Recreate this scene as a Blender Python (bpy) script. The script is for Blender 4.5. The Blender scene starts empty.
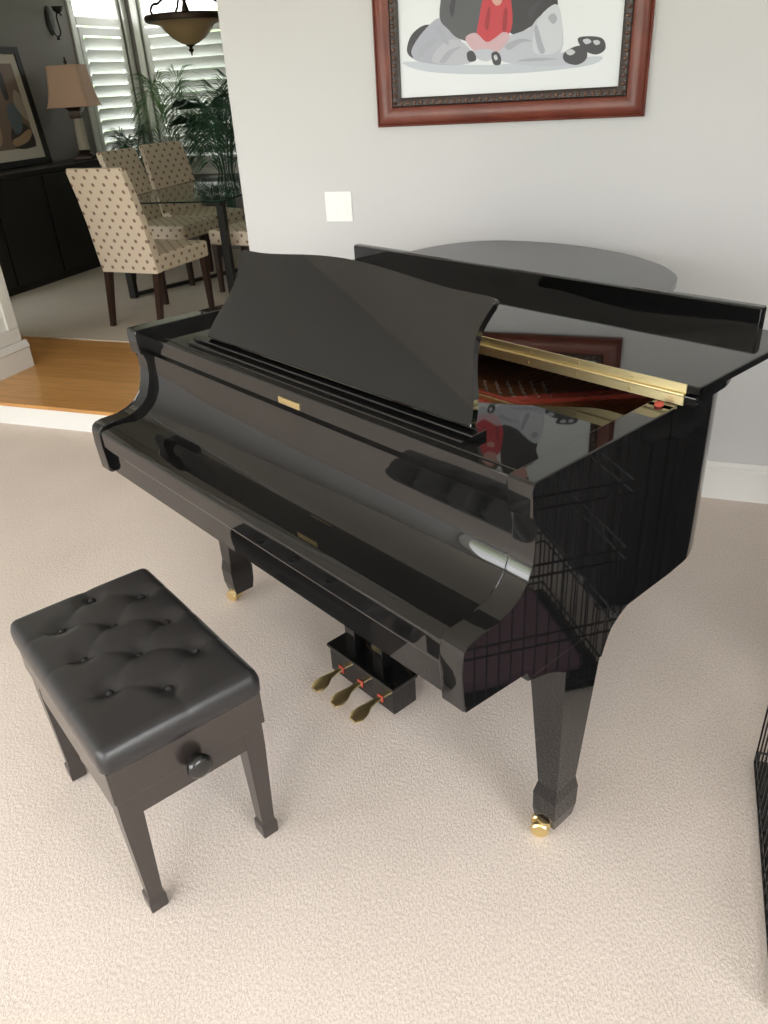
import bpy, bmesh, math, random
from mathutils import Vector, Matrix
R = math.radians
random.seed(7)
SC = bpy.context.scene
COL = SC.collection

# ---------------------------------------------------------------- materials
def mat(name, col=(.5,.5,.5), rough=.5, metal=0.0, ior=1.5, **kw):
    m = bpy.data.materials.new(name); m.use_nodes = True
    b = m.node_tree.nodes['Principled BSDF']
    b.inputs['Base Color'].default_value = (*col, 1)
    b.inputs['Roughness'].default_value = rough
    b.inputs['Metallic'].default_value = metal
    b.inputs['IOR'].default_value = ior
    for k, v in kw.items(): b.inputs[k.replace('_', ' ')].default_value = v
    return m
def nt(m): return m.node_tree, m.node_tree.nodes['Principled BSDF']
def node(t, typ, **kw):
    n = t.nodes.new(typ)
    for k, v in kw.items(): setattr(n, k, v)
    return n
def ramp(t, src, stops):
    r = node(t, 'ShaderNodeValToRGB')
    while len(r.color_ramp.elements) < len(stops): r.color_ramp.elements.new(.5)
    for e, (p, c) in zip(r.color_ramp.elements, stops): e.position = p; e.color = (*c, 1)
    t.links.new(src, r.inputs[0]); return r
def bump(t, b, src, strength, dist):
    n = node(t, 'ShaderNodeBump'); n.inputs['Strength'].default_value = strength; n.inputs['Distance'].default_value = dist
    t.links.new(src, n.inputs['Height']); t.links.new(n.outputs[0], b.inputs['Normal']); return n
def noise(t, scale, detail=2, coord='Object', sc=None, rough=.5):
    tc = node(t, 'ShaderNodeTexCoord'); n = node(t, 'ShaderNodeTexNoise')
    n.inputs['Scale'].default_value = scale; n.inputs['Detail'].default_value = detail; n.inputs['Roughness'].default_value = rough
    mp = node(t, 'ShaderNodeMapping')
    if sc: mp.inputs['Scale'].default_value = sc
    t.links.new(tc.outputs[coord], mp.inputs[0]); t.links.new(mp.outputs[0], n.inputs['Vector'])
    return n

M = {}
def carpet(name, c1, c2):
    m = mat(name, c1, .95); t, b = nt(m)
    b.inputs['Specular IOR Level'].default_value = .1
    n = noise(t, 215, 2, sc=(1.0, .55, 1), rough=.6)
    n2 = noise(t, 2.2, 3)
    mx = node(t, 'ShaderNodeMath', operation='MULTIPLY_ADD'); mx.inputs[1].default_value = .32
    t.links.new(n2.outputs[0], mx.inputs[0]); t.links.new(n.outputs[0], mx.inputs[2])
    r = ramp(t, mx.outputs[0], [(.34, c2), (.80, c1)])
    t.links.new(r.outputs[0], b.inputs['Base Color'])
    bump(t, b, n.outputs[0], .6, .0035)
    return m
M['carpet'] = carpet('beige carpet', (.84, .745, .675), (.60, .52, .455))
M['carpet2'] = carpet('grey beige carpet', (.66, .60, .53), (.52, .47, .41))
def paint(name, col, rough=.6):
    m = mat(name, col, rough); t, b = nt(m)
    b.inputs['Specular IOR Level'].default_value = .3
    n = noise(t, 180, 2); bump(t, b, n.outputs[0], .08, .002); return m
M['wall'] = paint('warm white wall paint', (.63, .635, .65))
M['wallgrey'] = paint('taupe wall paint', (.25, .235, .225))
M['ceil'] = paint('ceiling paint', (.86, .84, .81), .9)
M['trim'] = mat('white trim paint', (.80, .80, .77), .35)
M['plastic'] = mat('white plastic', (.93, .93, .93), .35)
def lacquer(name, rough, base=.006):
    m = mat(name, (base, base, base * 1.05), rough, ior=1.61); t, b = nt(m)
    n = noise(t, 3.0, 2); r = node(t, 'ShaderNodeMapRange')
    r.inputs[3].default_value = rough; r.inputs[4].default_value = rough + .02
    t.links.new(n.outputs[0], r.inputs[0]); t.links.new(r.outputs[0], b.inputs['Roughness'])
    return m
M['black'] = lacquer('polished black lacquer', .015)
M['satin'] = lacquer('satin black lacquer', .16, .012)
M['brass'] = mat('brass', (.82, .66, .34), .3, 1.0)
M['hinge'] = mat('polished hinge brass', (.84, .72, .42), .45, 1.0)
def plate():
    m = mat('bronze painted iron plate', (.34, .15, .07), .42, .5); t, b = nt(m)
    n = noise(t, 40, 2); bump(t, b, n.outputs[0], .1, .002); return m
M['plate'] = plate()
M['felt'] = mat('red felt', (.42, .07, .045), .9)
M['steel'] = mat('steel', (.55, .55, .55), .3, 1.0)
def leather():
    m = mat('black leather', (.013, .013, .0155), .36, ior=1.6); t, b = nt(m)
    n = noise(t, 260, 3); bump(t, b, n.outputs[0], .16, .001); return m
M['leather'] = leather()
M['button'] = mat('leather button', (.014, .014, .016), .5)
M['benchwood'] = mat('dark bench lacquer', (.026, .020, .018), .22, ior=1.75)
M['wire'] = mat('black wire', (.01, .01, .01), .35)
M['tray'] = mat('black plastic tray', (.02, .02, .02), .5)
def oak():
    m = mat('oak floor', (.5, .3, .12), .28); t, b = nt(m)
    tc = node(t, 'ShaderNodeTexCoord')
    br = node(t, 'ShaderNodeTexBrick')
    br.inputs['Scale'].default_value = 1; br.inputs['Brick Width'].default_value = 1.1; br.inputs['Row Height'].default_value = .083
    br.inputs['Mortar Size'].default_value = .0012; br.offset = .37
    br.inputs['Color1'].default_value = (.72, .40, .145, 1); br.inputs['Color2'].default_value = (.60, .31, .10, 1); br.inputs['Mortar'].default_value = (.34, .17, .06, 1)
    t.links.new(tc.outputs['Object'], br.inputs['Vector'])
    n = noise(t, 6, 4, sc=(.6, 14, 1)); mx = node(t, 'ShaderNodeMix', data_type='RGBA', blend_type='MULTIPLY')
    r = ramp(t, n.outputs[0], [(.3, (.78, .74, .7)), (.7, (1.1, 1.08, 1.0))])
    mx.inputs[0].default_value = .8
    t.links.new(br.outputs[0], mx.inputs[6]); t.links.new(r.outputs[0], mx.inputs[7]); t.links.new(mx.outputs[2], b.inputs['Base Color'])
    return m
M['oak'] = oak()
def mahog():
    m = mat('mahogany frame', (.16, .035, .022), .32); t, b = nt(m)
    n = noise(t, 5, 3, sc=(2, 2, 2)); r = ramp(t, n.outputs[0], [(.3, (.13, .03, .02)), (.7, (.20, .05, .032))])
    t.links.new(r.outputs[0], b.inputs['Base Color']); return m
M['mahog'] = mahog()
M['darkbead'] = mat('dark bead moulding', (.035, .022, .02), .35)
M['beadhi'] = mat('bead bronze', (.16, .09, .065), .35, .3)
M['paper'] = mat('print backdrop paper', (.76, .80, .85), .35)
M['mat'] = mat('mat board', (.62, .58, .50), .8)
def flat(n, c, r=.5): M[n] = mat('print ink ' + n, c, r)
flat('p_dark', (.10, .105, .12)); flat('p_dark2', (.05, .05, .06)); flat('p_jean', (.42, .44, .53)); flat('p_jean2', (.50, .52, .60))
flat('p_white', (.52, .55, .64)); flat('p_fold', (.40, .42, .50)); flat('p_shine', (.55, .58, .64)); flat('p_gold', (.45, .30, .14)); flat('p_red', (.55, .05, .07)); flat('p_redfold', (.36, .03, .045)); flat('p_skin', (.62, .36, .32)); flat('p_pink', (.62, .42, .48)); flat('p_shoe', (.06, .06, .075)); flat('p_hair', (.09, .055, .035)); flat('p_paperish', (.60, .64, .71)); flat('p_shade', (.55, .60, .68))
flat('q_bg', (.20, .13, .09)); flat('q_blue', (.10, .13, .15)); flat('q_tan', (.42, .28, .16)); flat('q_dk', (.04, .03, .025)); flat('q_lt', (.40, .34, .27))
def fabric():
    m = mat('cream dotted upholstery', (.6, .5, .37), .9); t, b = nt(m)
    b.inputs['Specular IOR Level'].default_value = .15
    tc = node(t, 'ShaderNodeTexCoord'); mp = node(t, 'ShaderNodeMapping'); mp.inputs['Rotation'].default_value = (0, 0, R(45)); 
    v = node(t, 'ShaderNodeTexVoronoi', voronoi_dimensions='2D'); v.inputs['Scale'].default_value = 15.5; v.inputs['Randomness'].default_value = 0
    t.links.new(tc.outputs['UV'], mp.inputs[0]); t.links.new(mp.outputs[0], v.inputs['Vector'])
    r = ramp(t, v.outputs['Distance'], [(.15, (.30, .19, .14)), (.22, (.76, .65, .52))])
    t.links.new(r.outputs[0], b.inputs['Base Color'])
    n = noise(t, 300, 2); bump(t, b, n.outputs[0], .2, .001)
    return m
M['fabric'] = fabric()
M['chairleg'] = mat('espresso wood', (.035, .016, .011), .35)
M['sidewood'] = mat('black sideboard wood', (.013, .012, .011), .35)
M['iron'] = mat('dark iron', (.012, .011, .010), .5, .2)
M['bronze'] = mat('aged bronze', (.045, .028, .02), .4, .6)
M['amber'] = mat('amber glass bowl', (.42, .30, .16), .35, Transmission_Weight=.25)
M['shade'] = mat('peach lamp shade', (.62, .42, .31), .9)
M['stone'] = mat('cream lamp column', (.50, .45, .36), .5)
M['leafdark'] = mat('palm leaf', (.035, .10, .055), .4)
M['leaflight'] = mat('young palm leaf', (.10, .22, .07), .5)
M['pot'] = mat('glazed silver pot', (.35, .36, .36), .3, .4)
M['soil'] = mat('soil', (.03, .02, .015), .95)
M['slat'] = mat('white shutter paint', (.80, .81, .81), .45)
M['trimdark'] = mat('grey green casing', (.38, .40, .36), .5)
M['mauve'] = mat('mauve pet blanket', (.23, .13, .17), .95)
def glass(name, col=(1, 1, 1), mixf=.1):
    m = bpy.data.materials.new(name); m.use_nodes = True; t = m.node_tree; t.nodes.clear()
    o = node(t, 'ShaderNodeOutputMaterial'); mx = node(t, 'ShaderNodeMixShader'); tr = node(t, 'ShaderNodeBsdfTransparent'); gl = node(t, 'ShaderNodeBsdfGlossy')
    fr = node(t, 'ShaderNodeFresnel'); fr.inputs[0].default_value = 1.4
    tr.inputs[0].default_value = (*col, 1); gl.inputs['Roughness'].default_value = .02
    gm = node(t, 'ShaderNodeNewGeometry'); iv = node(t, 'ShaderNodeMath', operation='SUBTRACT'); iv.inputs[0].default_value = 1; mu = node(t, 'ShaderNodeMath', operation='MULTIPLY')
    t.links.new(gm.outputs['Backfacing'], iv.inputs[1]); t.links.new(iv.outputs[0], mu.inputs[0]); t.links.new(fr.outputs[0], mu.inputs[1])
    t.links.new(mu.outputs[0], mx.inputs[0]); t.links.new(tr.outputs[0], mx.inputs[1]); t.links.new(gl.outputs[0], mx.inputs[2]); t.links.new(mx.outputs[0], o.inputs[0])
    return m
M['pane'] = glass('window glass')
M['tableglass'] = glass('table glass', (.80, .88, .86))
M['glassedge'] = mat('green glass edge', (.01, .03, .028), .1)

# ---------------------------------------------------------------- mesh helpers
def fin(bm, ang=32):
    bmesh.ops.recalc_face_normals(bm, faces=bm.faces)
    for f in bm.faces: f.smooth = True
    for e in bm.edges:
        e.smooth = not (len(e.link_faces) == 2 and e.calc_face_angle(0) > R(ang))
def obj(name, bm, m, parent=None, ang=32, uv=False):
    fin(bm, ang)
    me = bpy.data.meshes.new(name)
    if uv:
        lay = bm.loops.layers.uv.new('UVMap')
        for f in bm.faces:
            n = f.normal; ax, ay, az = abs(n.x), abs(n.y), abs(n.z)
            for l in f.loops:
                c = l.vert.co
                l[lay].uv = (c.x, c.y) if az > .75 else ((c.x, c.z) if ay >= ax else (c.y, c.z))
    bm.to_mesh(me); bm.free()
    for mm in (m if isinstance(m, (list, tuple)) else [m]): me.materials.append(mm)
    o = bpy.data.objects.new(name, me); COL.objects.link(o)
    if len(me.polygons) < 4000:
        wn = o.modifiers.new('weighted_normals', 'WEIGHTED_NORMAL'); wn.keep_sharp = True; wn.weight = 100
    if parent: o.parent = parent
    return o
def thing(name, label, cat, loc=(0, 0, 0), rz=0, group=None):
    o = bpy.data.objects.new(name, None); COL.objects.link(o); o.empty_display_size = .1
    o.location = loc; o.rotation_euler = (0, 0, rz); o['label'] = label; o['category'] = cat
    if group: o['group'] = group
    return o
def struct(name, bm, m, parent=None, ang=32):
    o = obj(name, bm, m, parent, ang)
    if not parent: o['kind'] = 'structure'
    return o
def B(): return bmesh.new()
def box(bm, x0, x1, y0, y1, z0, z1, bev=0, seg=2, mtx=None):
    r = bmesh.ops.create_cube(bm, size=1)
    vs = r['verts']
    for v in vs: v.co = Vector((x0 + (v.co.x + .5) * (x1 - x0), y0 + (v.co.y + .5) * (y1 - y0), z0 + (v.co.z + .5) * (z1 - z0)))
    if bev:
        es = list({e for v in vs for e in v.link_edges})
        g = bmesh.ops.bevel(bm, geom=es, offset=bev, segments=seg, affect='EDGES', profile=.5)
        vs = list({v for f in g['faces'] for v in f.verts} | {v for v in vs if v.is_valid})
    if mtx is not None: bmesh.ops.transform(bm, matrix=mtx, verts=[v for v in vs if v.is_valid])
    return vs
def prism(bm, pts, a0, a1, axis='x', bev=0, seg=2):
    """extrude a polygon; axis x: pts=(y,z); y: pts=(x,z); z: pts=(x,y)"""
    def P(p, a): return Vector((a, p[0], p[1])) if axis == 'x' else (Vector((p[0], a, p[1])) if axis == 'y' else Vector((p[0], p[1], a)))
    A = [bm.verts.new(P(p, a0)) for p in pts]; C = [bm.verts.new(P(p, a1)) for p in pts]
    n = len(pts); f1 = bm.faces.new(A); f2 = bm.faces.new(C[::-1])
    for i in range(n): bm.faces.new((A[i], C[i], C[(i + 1) % n], A[(i + 1) % n]))
    if bev:
        es = list(set(f1.edges) | set(f2.edges))
        bmesh.ops.bevel(bm, geom=es, offset=bev, segments=seg, affect='EDGES', profile=.5)
def frustum(bm, rings, cap=True):
    """rings: list of lists of Vector, same length"""
    R_ = [[bm.verts.new(p) for p in r] for r in rings]; n = len(rings[0])
    for a, b in zip(R_, R_[1:]):
        for i in range(n): bm.faces.new((a[i], a[(i + 1) % n], b[(i + 1) % n], b[i]))
    if cap: bm.faces.new(R_[0][::-1]); bm.faces.new(R_[-1])
def rect(x0, x1, y0, y1, z): return [Vector((x0, y0, z)), Vector((x1, y0, z)), Vector((x1, y1, z)), Vector((x0, y1, z))]
def rrect(x0, x1, y0, y1, z, r, n=4):
    out = []
    for cx, cy, a0 in ((x1 - r, y1 - r, 0), (x0 + r, y1 - r, 90), (x0 + r, y0 + r, 180), (x1 - r, y0 + r, 270)):
        for k in range(n + 1):
            a = R(a0 + 90 * k / n); out.append(Vector((cx + r * math.cos(a), cy + r * math.sin(a), z)))
    return out
def lathe(bm, prof, c=(0, 0, 0), n=24, mtx=None):
    rings = []
    for r, z in prof:
        rings.append([Vector((max(r, .0004) * math.cos(2 * math.pi * k / n), max(r, .0004) * math.sin(2 * math.pi * k / n), z)) for k in range(n)])
    if mtx is not None: rings = [[mtx @ p for p in r] for r in rings]
    rings = [[p + Vector(c) for p in r] for r in rings]
    frustum(bm, rings)
def tube(bm, pts, r, n=8, cyc=False):
    pts = [Vector(p) for p in pts]; rings = []; m_ = len(pts); up = None
    rr = r if isinstance(r, (list, tuple)) else [r] * m_
    for i, p in enumerate(pts):
        t = (pts[min(i + 1, m_ - 1)] - pts[max(i - 1, 0)]).normalized()
        if up is None: up = Vector((0, 0, 1)) if abs(t.z) < .9 else Vector((1, 0, 0))
        a = t.cross(up).normalized(); up = a.cross(t).normalized()
        rings.append([p + (a * math.cos(2 * math.pi * k / n) + up * math.sin(2 * math.pi * k / n)) * rr[i] for k in range(n)])
    frustum(bm, rings)
def catmull(pts, sub=6):
    out = []
    for i in range(len(pts) - 1):
        p0 = pts[max(i - 1, 0)]; p1 = pts[i]; p2 = pts[i + 1]; p3 = pts[min(i + 2, len(pts) - 1)]
        for k in range(sub):
            t = k / sub
            out.append(tuple(.5 * ((2 * b) + (-a + c) * t + (2 * a - 5 * b + 4 * c - d) * t * t + (-a + 3 * b - 3 * c + d) * t ** 3) for a, b, c, d in zip(p0, p1, p2, p3)))
    out.append(tuple(pts[-1])); return out

# ---------------------------------------------------------------- camera
CX, CY, CZ = 0.0, -3.11646, 1.58051
r_ = Vector((0.94060665, 0.33519396, -0.05389)); u_ = Vector((-0.11856308, 0.47306329, 0.87301427)); f_ = Vector((-0.31812249, 0.81477367, -0.48470811))
cd = bpy.data.cameras.new('camera'); cam = bpy.data.objects.new('camera', cd); COL.objects.link(cam)
mw = Matrix((r_, u_, -f_)).transposed().to_4x4(); mw.translation = (CX, CY, CZ); cam.matrix_world = mw
cd.sensor_fit = 'HORIZONTAL'; cd.sensor_width = 36; cd.lens = 774.435 / 768 * 36; cd.clip_start = .05
SC.camera = cam

# ---------------------------------------------------------------- the room
RS = .133; H = 2.75
XR, YF, XL = 2.6, -6.0, -4.8           # right wall, front wall (behind camera), left wall of living room
bm = B(); box(bm, XL, XR, YF, 0, -.1, 0); struct('floor', bm, M['carpet'])
bm = B(); box(bm, -6.2, -1.773, 0.0, 1.125, 0, RS); box(bm, -6.2, -1.773, -.018, .02, RS - .022, RS + .0005, .006)
struct('floor', bm, M['oak'])
bm = B(); box(bm, -6.2, 1.0, 1.125, 5.6, 0, RS + .006); struct('floor', bm, M['carpet2'])
bm = B(); box(bm, XL, -1.773, -.006, 0.02, 0, RS - .022); struct('trim_1', bm, M['trim'])
bm = B(); box(bm, -6.3, XR + .2, YF - .2, 5.6, H, H + .1); struct('ceiling', bm, M['ceil'])
bm = B(); box(bm, -1.773, XR + .1, 0, .14, 0, H); struct('wall_back', bm, M['wall'])
bm = B(); box(bm, -4.4, -1.773, 0, .14, 2.45, H); struct('wall_header', bm, M['wall'])
# skirting on the back wall
def skirting(bm, x0, x1, y, s=-1, h=.162, z=0):
    pr = [(0, 0), (.016, 0), (.016, h - .035), (.010, h - .028), (.013, h - .015), (.006, h), (0, h)]
    prism(bm, [(y + s * a, z + b) for a, b in pr], x0, x1, 'x')
bm = B(); skirting(bm, -1.773, XR, 0); struct('baseboard_back', bm, M['trim'])
# the panelled pier at the left of the opening
bm = B(); box(bm, -5.2, -3.79, .10, .555, RS, H)
struct('wall_left', bm, M['trim'])
bm = B()
for a, b, c, d in ((.10, .555, RS + .17, RS + .25), (.10, .555, 2.3, 2.38), (.10, .18, RS + .25, 2.3), (.475, .555, RS + .25, 2.3)):
    box(bm, -3.79, -3.772, a, b, c, d, .004)
struct('trim_2', bm, M['trim'])
bm = B(); pr = [(0, 0), (.022, 0), (.022, .12), (.03, .13), (.022, .15), (.012, .17), (0, .17)]
prism(bm, [(-3.772 + a, RS + b) for a, b in pr], .07, .575, 'y'); struct('baseboard_left', bm, M['trim'])
# walls with openings (each wall = boxes round its windows)
def wall_x(bm, y0, y1, x0, x1, wins):      # wall lying along x
    ws = sorted(wins); c = x0
    for a, b, z0, z1 in ws:
        box(bm, c, a, y0, y1, 0, H); box(bm, a, b, y0, y1, 0, z0); box(bm, a, b, y0, y1, z1, H); c = b
    box(bm, c, x1, y0, y1, 0, H)
def wall_y(bm, x0, x1, y0, y1, wins):
    ws = sorted(wins); c = y0
    for a, b, z0, z1 in ws:
        box(bm, x0, x1, c, a, 0, H); box(bm, x0, x1, a, b, 0, z0); box(bm, x0, x1, a, b, z1, H); c = b
    box(bm, x0, x1, c, y1, 0, H)
FW = [(-4.5, -3.1, .3, 2.5), (-2.8, -1.4, .3, 2.5), (-1.1, .3, .3, 2.5)]  # behind the camera; third window added and all enlarged to brighten the room
LW = [(-5.75, -4.1, .3, 2.5)]
bm = B(); wall_x(bm, YF - .15, YF, XL - .15, XR + .15, FW); struct('wall_front', bm, M['wall'])
bm = B(); wall_y(bm, XL - .15, XL, YF, .1, LW); struct('wall_side', bm, M['wall'])
FILL_RW = [(-5.8, -3.3, .3, 2.5)]  # unseen window added to give fill light from the right
bm = B(); wall_y(bm, XR, XR + .15, YF, .14, FILL_RW); struct('wall_right', bm, M['wall'])
# dining room
DL, DB = -5.85, 5.2
bm = B(); wall_y(bm, DL - .15, DL, .1, DB + .15, [(4.33, 5.12, .85, 2.62)]); struct('wall_dining_left', bm, M['wallgrey'])
bm = B(); wall_x(bm, DB, DB + .15, DL, 1.0, [(-5.70, -4.62, .85, 2.62), (-4.35, -3.3, .85, 2.62)]); struct('wall_dining_back', bm, M['wallgrey'])
bm = B(); box(bm, .9, 1.0, .14, DB + .15, 0, H); struct('wall_dining_right', bm, M['wallgrey'])
WN = [0]
def window(a, b, z0, z1, pos, axis, inward, shutter_top=None, frame_m='trim', cas=.09):
    """a..b extent along the wall, at pos; axis 'x' or 'y'; inward = +-1 direction of the room"""
    WN[0] += 1
    T = (lambda s, d, z: (s, pos - inward * d, z)) if axis == 'x' else (lambda s, d, z: (pos - inward * d, s, z))
    def bx(bm, s0, s1, d0, d1, za, zb, bev=.004):
        p = T(s0, d0, za); q = T(s1, d1, zb)
        box(bm, min(p[0], q[0]), max(p[0], q[0]), min(p[1], q[1]), max(p[1], q[1]), za, zb, bev)
    fr = B()
    for s0, s1, za, zb in ((a - cas, a, z0 - cas, z1 + cas), (b, b + cas, z0 - cas, z1 + cas), (a, b, z0 - cas, z0), (a, b, z1, z1 + cas)):
        bx(fr, s0, s1, -.022, 0, za, zb)
    for s0, s1, za, zb in ((a, a + .04, z0, z1), (b - .04, b, z0, z1), (a + .04, b - .04, z0, z0 + .04), (a + .04, b - .04, z1 - .04, z1)):
        bx(fr, s0, s1, .02, .14, za, zb)
    if shutter_top: bx(fr, a + .04, b - .04, .0, .10, shutter_top + .02, shutter_top + .09)
    else:
        bx(fr, (a + b) / 2 - .02, (a + b) / 2 + .02, .06, .11, z0 + .04, z1 - .04); bx(fr, a + .04, b - .04, .06, .11, (z0 + z1) / 2 - .02, (z0 + z1) / 2 + .02)
    w = struct('window_%d' % WN[0], fr, M[frame_m])
    g = B(); bx(g, a + .03, b - .03, .085, .09, z0 + .03, z1 - .03, 0); obj('window_pane', g, M['pane'], w)
    if shutter_top:
        s = B(); st = .05
        for s0, s1, za, zb in ((a + .04, a + .04 + st, z0 + .04, shutter_top), (b - .04 - st, b - .04, z0 + .04, shutter_top), (a + .09, b - .09, z0 + .04, z0 + .12), (a + .09, b - .09, shutter_top - .07, shutter_top)):
            bx(s, s0, s1, -.005, .025, za, zb)
        z = z0 + .17; L = b - a - .18; mid = (a + b) / 2
        while z < shutter_top - .1:
            c = T(mid, .012, z)
            tilt = Matrix.Rotation(R(54) * (1 if axis == 'x' else 1) * (inward if axis == 'x' else -inward), 4, 'X' if axis == 'x' else 'Y')
            mt = Matrix.Translation(c) @ tilt
            if axis == 'x': box(s, -L / 2, L / 2, -.062, .062, -.005, .005, .004, 2, mt)
            else: box(s, -.062, .062, -L / 2, L / 2, -.005, .005, .004, 2, mt)
            z += .106
        obj('shutter', s, M['slat'], w)
    return w
for a, b, z0, z1 in FW: window(a, b, z0, z1, YF, 'x', 1)
for a, b, z0, z1 in LW: window(a, b, z0, z1, XL, 'y', 1)
for a, b, z0, z1 in FILL_RW: window(a, b, z0, z1, XR, 'y', -1)
window(4.33, 5.12, .85, 2.62, DL, 'y', 1, 2.22, 'trim', .07)
window(-5.70, -4.62, .85, 2.62, DB, 'x', -1, 2.22, 'trim', .07)
window(-4.35, -3.3, .85, 2.62, DB, 'x', -1, 2.22, 'trim', .07)

# ---------------------------------------------------------------- grand piano (local axes: x along the keyboard, y depth, z up)
W = 1.4816; TH = R(-28.4197); PX, PY = -1.5592, -1.4347
def PW(u, v): return (PX + math.cos(TH) * u - math.sin(TH) * v, PY + math.sin(TH) * u + math.cos(TH) * v)
piano = thing('grand_piano', 'polished black grand piano with front lid flap folded back, standing on the carpet', 'piano', (PX, PY, 0), TH)
prof = [(.60, 1.0), (.60, .577), (.178, .577), (.178, .602), (.008, .610), (.001, .617), (-.003, .70), (-.003, .735), (.002, .749), (.012, .757), (.03, .761), (.085, .762), (.118, .768), (.147, .783), (.167, .805), (.179, .835), (.183, .87), (.184, .905), (.182, .927), (.170, .930), (.167, .936), (.166, .985), (.167, .995), (.172, 1.0)]
TK = .055
curve = [(W, .585)] + catmull([(W, .60), (1.481, .70), (1.471, .785), (1.42, .89), (1.30, .985), (1.155, 1.09), (1.05, 1.22), (1.003, 1.36), (.965, 1.455), (.905, 1.53), (.80, 1.61), (.61, 1.688), (.36, 1.708), (.17, 1.665), (.065, 1.58), (.008, 1.43), (0, 1.2), (0, .60)], 6) + [(0, .585)]
def offset(c, d):
    out = []
    for i, p in enumerate(c):
        a = Vector(c[max(i - 1, 0)]); b = Vector(c[min(i + 1, len(c) - 1)]); t = (b - a).normalized(); out.append((p[0] - t.y * d, p[1] + t.x * d))
    return out
inner = offset(curve, TK)
bm = B()
prism(bm, prof, W - TK, W, 'x', .0035, 2); prism(bm, prof, 0, TK, 'x', .0035, 2)
rings = []
for (ox, oy), (ix, iy) in zip(curve, inner):
    o = Vector((ox, oy, 0)); i = Vector((ix, iy, 0)); d = (i - o).normalized() * .0035
    rings.append([o + Vector((0, 0, .58)), o + Vector((0, 0, .9965)), o + d + Vector((0, 0, 1.0)), i - d + Vector((0, 0, 1.0)), i + Vector((0, 0, .9965)), i + Vector((0, 0, .58))])
frustum(bm, rings)
rim = obj('rim', bm, M['black'], piano, 28)
# case bottom (keybed and bottom board)
bm = B(); box(bm, TK - .01, W - TK + .01, .05, .60, .585, .62); prism(bm, [(p[0], p[1]) for p in inner][::-1], .60, .62, 'z'); obj('bottom_board', bm, M['satin'], piano)
# key slip
bm = B(); prism(bm, [(.020, .608), (.018, .678), (.006, .688), (.001, .700), (.001, .735), (.004, .743), (.012, .748), (.034, .752), (.05, .75), (.05, .608)], TK + .001, W - TK - .001, 'x'); obj('key_slip', bm, M['black'], piano, 25)
# closed fallboard, one long S curve
fc = catmull([(.033, .7525), (.06, .753), (.088, .7533), (.108, .755), (.133, .7615), (.158, .776), (.178, .798), (.190, .828), (.195, .862), (.1965, .893), (.197, .925)], 5)
back = [(p[0] + .016, p[1] - (.016 if p[1] < .80 else .0)) for p in fc][::-1]
bm = B(); prism(bm, fc + back, TK + .002, W - TK - .002, 'x'); obj('fallboard', bm, M['black'], piano, 40)
# strip above the fallboard, with the lock plate
bm = B(); box(bm, TK, W - TK, .207, .232, .922, .972, .003); nb = obj('name_board', bm, M['black'], piano)
bm = B(); box(bm, .700, .782, .2035, .2075, .934, .950, .0015); lp = obj('lock_plate', bm, M['brass'], nb); lp['label'] = 'brass lock plate'
# shelf behind the name board with the cut-out over the pins
cut = catmull([(W - TK, .560), (1.345, .560), (1.27, .515), (1.19, .462), (1.12, .425), (1.02, .408), (W - 1.02, .408), (W - 1.12, .425), (W - 1.19, .462), (W - 1.27, .515), (W - 1.345, .560), (TK, .560)], 4)
bm = B(); prism(bm, [(TK, .228), (W - TK, .228)] + cut, .957, .975, 'z', .002, 1); obj('shelf', bm, M['black'], piano)
# music desk
bm = B(); box(bm, .215, 1.262, .262, .305, .975, .989, .003); box(bm, .225, 1.255, .240, .250, .975, .983, .002); obj('desk_rail', bm, M['black'], piano)
half = [(.503, 0), (.497, .03), (.485, .065), (.468, .10), (.455, .135), (.449, .165), (.450, .19), (.458, .218), (.466, .238), (.464, .247), (.452, .251), (.40, .2515), (.34, .253), (.26, .259), (.17, .267), (.08, .273), (0, .275)]
hc = catmull(half, 3)
hc = [(a, b * .975) for a, b in hc]
dp = [(.740 + a, b) for a, b in hc] + [(.737 - a * .955 + .012 + .09 * b * (a / .5), b) for a, b in hc[::-1][1:]]
bm = B(); prism(bm, dp, -.008, .008, 'z', .002, 1)
TILT = R(27)
bmesh.ops.transform(bm, verts=bm.verts, matrix=Matrix.Translation((0, .285, .993)) @ Matrix.Rotation(R(90) - TILT, 4, 'X'))
obj('music_desk', bm, M['black'], piano)
# lid, flap with its lip, hinge
lc = offset(curve, -.024)[3:-2]
lidp = [(W + .030, .618)] + lc + [(-.018, .618)]
bm = B(); prism(bm, lidp, 1.003, 1.021, 'z', .003, 2); lid = obj('lid', bm, M['black'], piano, 40)
bm = B(); prism(bm, [(-.018, .624), (W + .032, .624), (W + .032, 1.055), (-.018, 1.055)], 1.0235, 1.0415, 'z', .002, 1)
prism(bm, [(1.028, 1.0405), (1.055, 1.0405), (1.056, 1.089), (1.052, 1.096), (1.034, 1.096), (1.028, 1.091)], .012, 1.432, 'x', .003, 2)
flap = obj('lid_flap', bm, M['black'], piano, 40)
bm = B(); box(bm, .03, W + .006, .6155, .6185, 1.001, 1.0205); box(bm, .03, W + .006, .6215, .6245, 1.0225, 1.042)
tube(bm, [(.03, .6165, 1.0218), (W + .006, .6165, 1.0218)], .0032, 8)
hg = obj('hinge', bm, M['hinge'], piano); hg['label'] = 'brass continuous hinge'
k = .07
while k < W:
    for z, y in ((1.010, .6150), (1.033, .6210)):
        bm = B(); lathe(bm, [(.0028, 0), (.0028, .001)], (k, y, z), 8, Matrix.Rotation(R(90), 4, 'X')); obj('screw', bm, M['brass'], hg)
    k += .13
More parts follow.
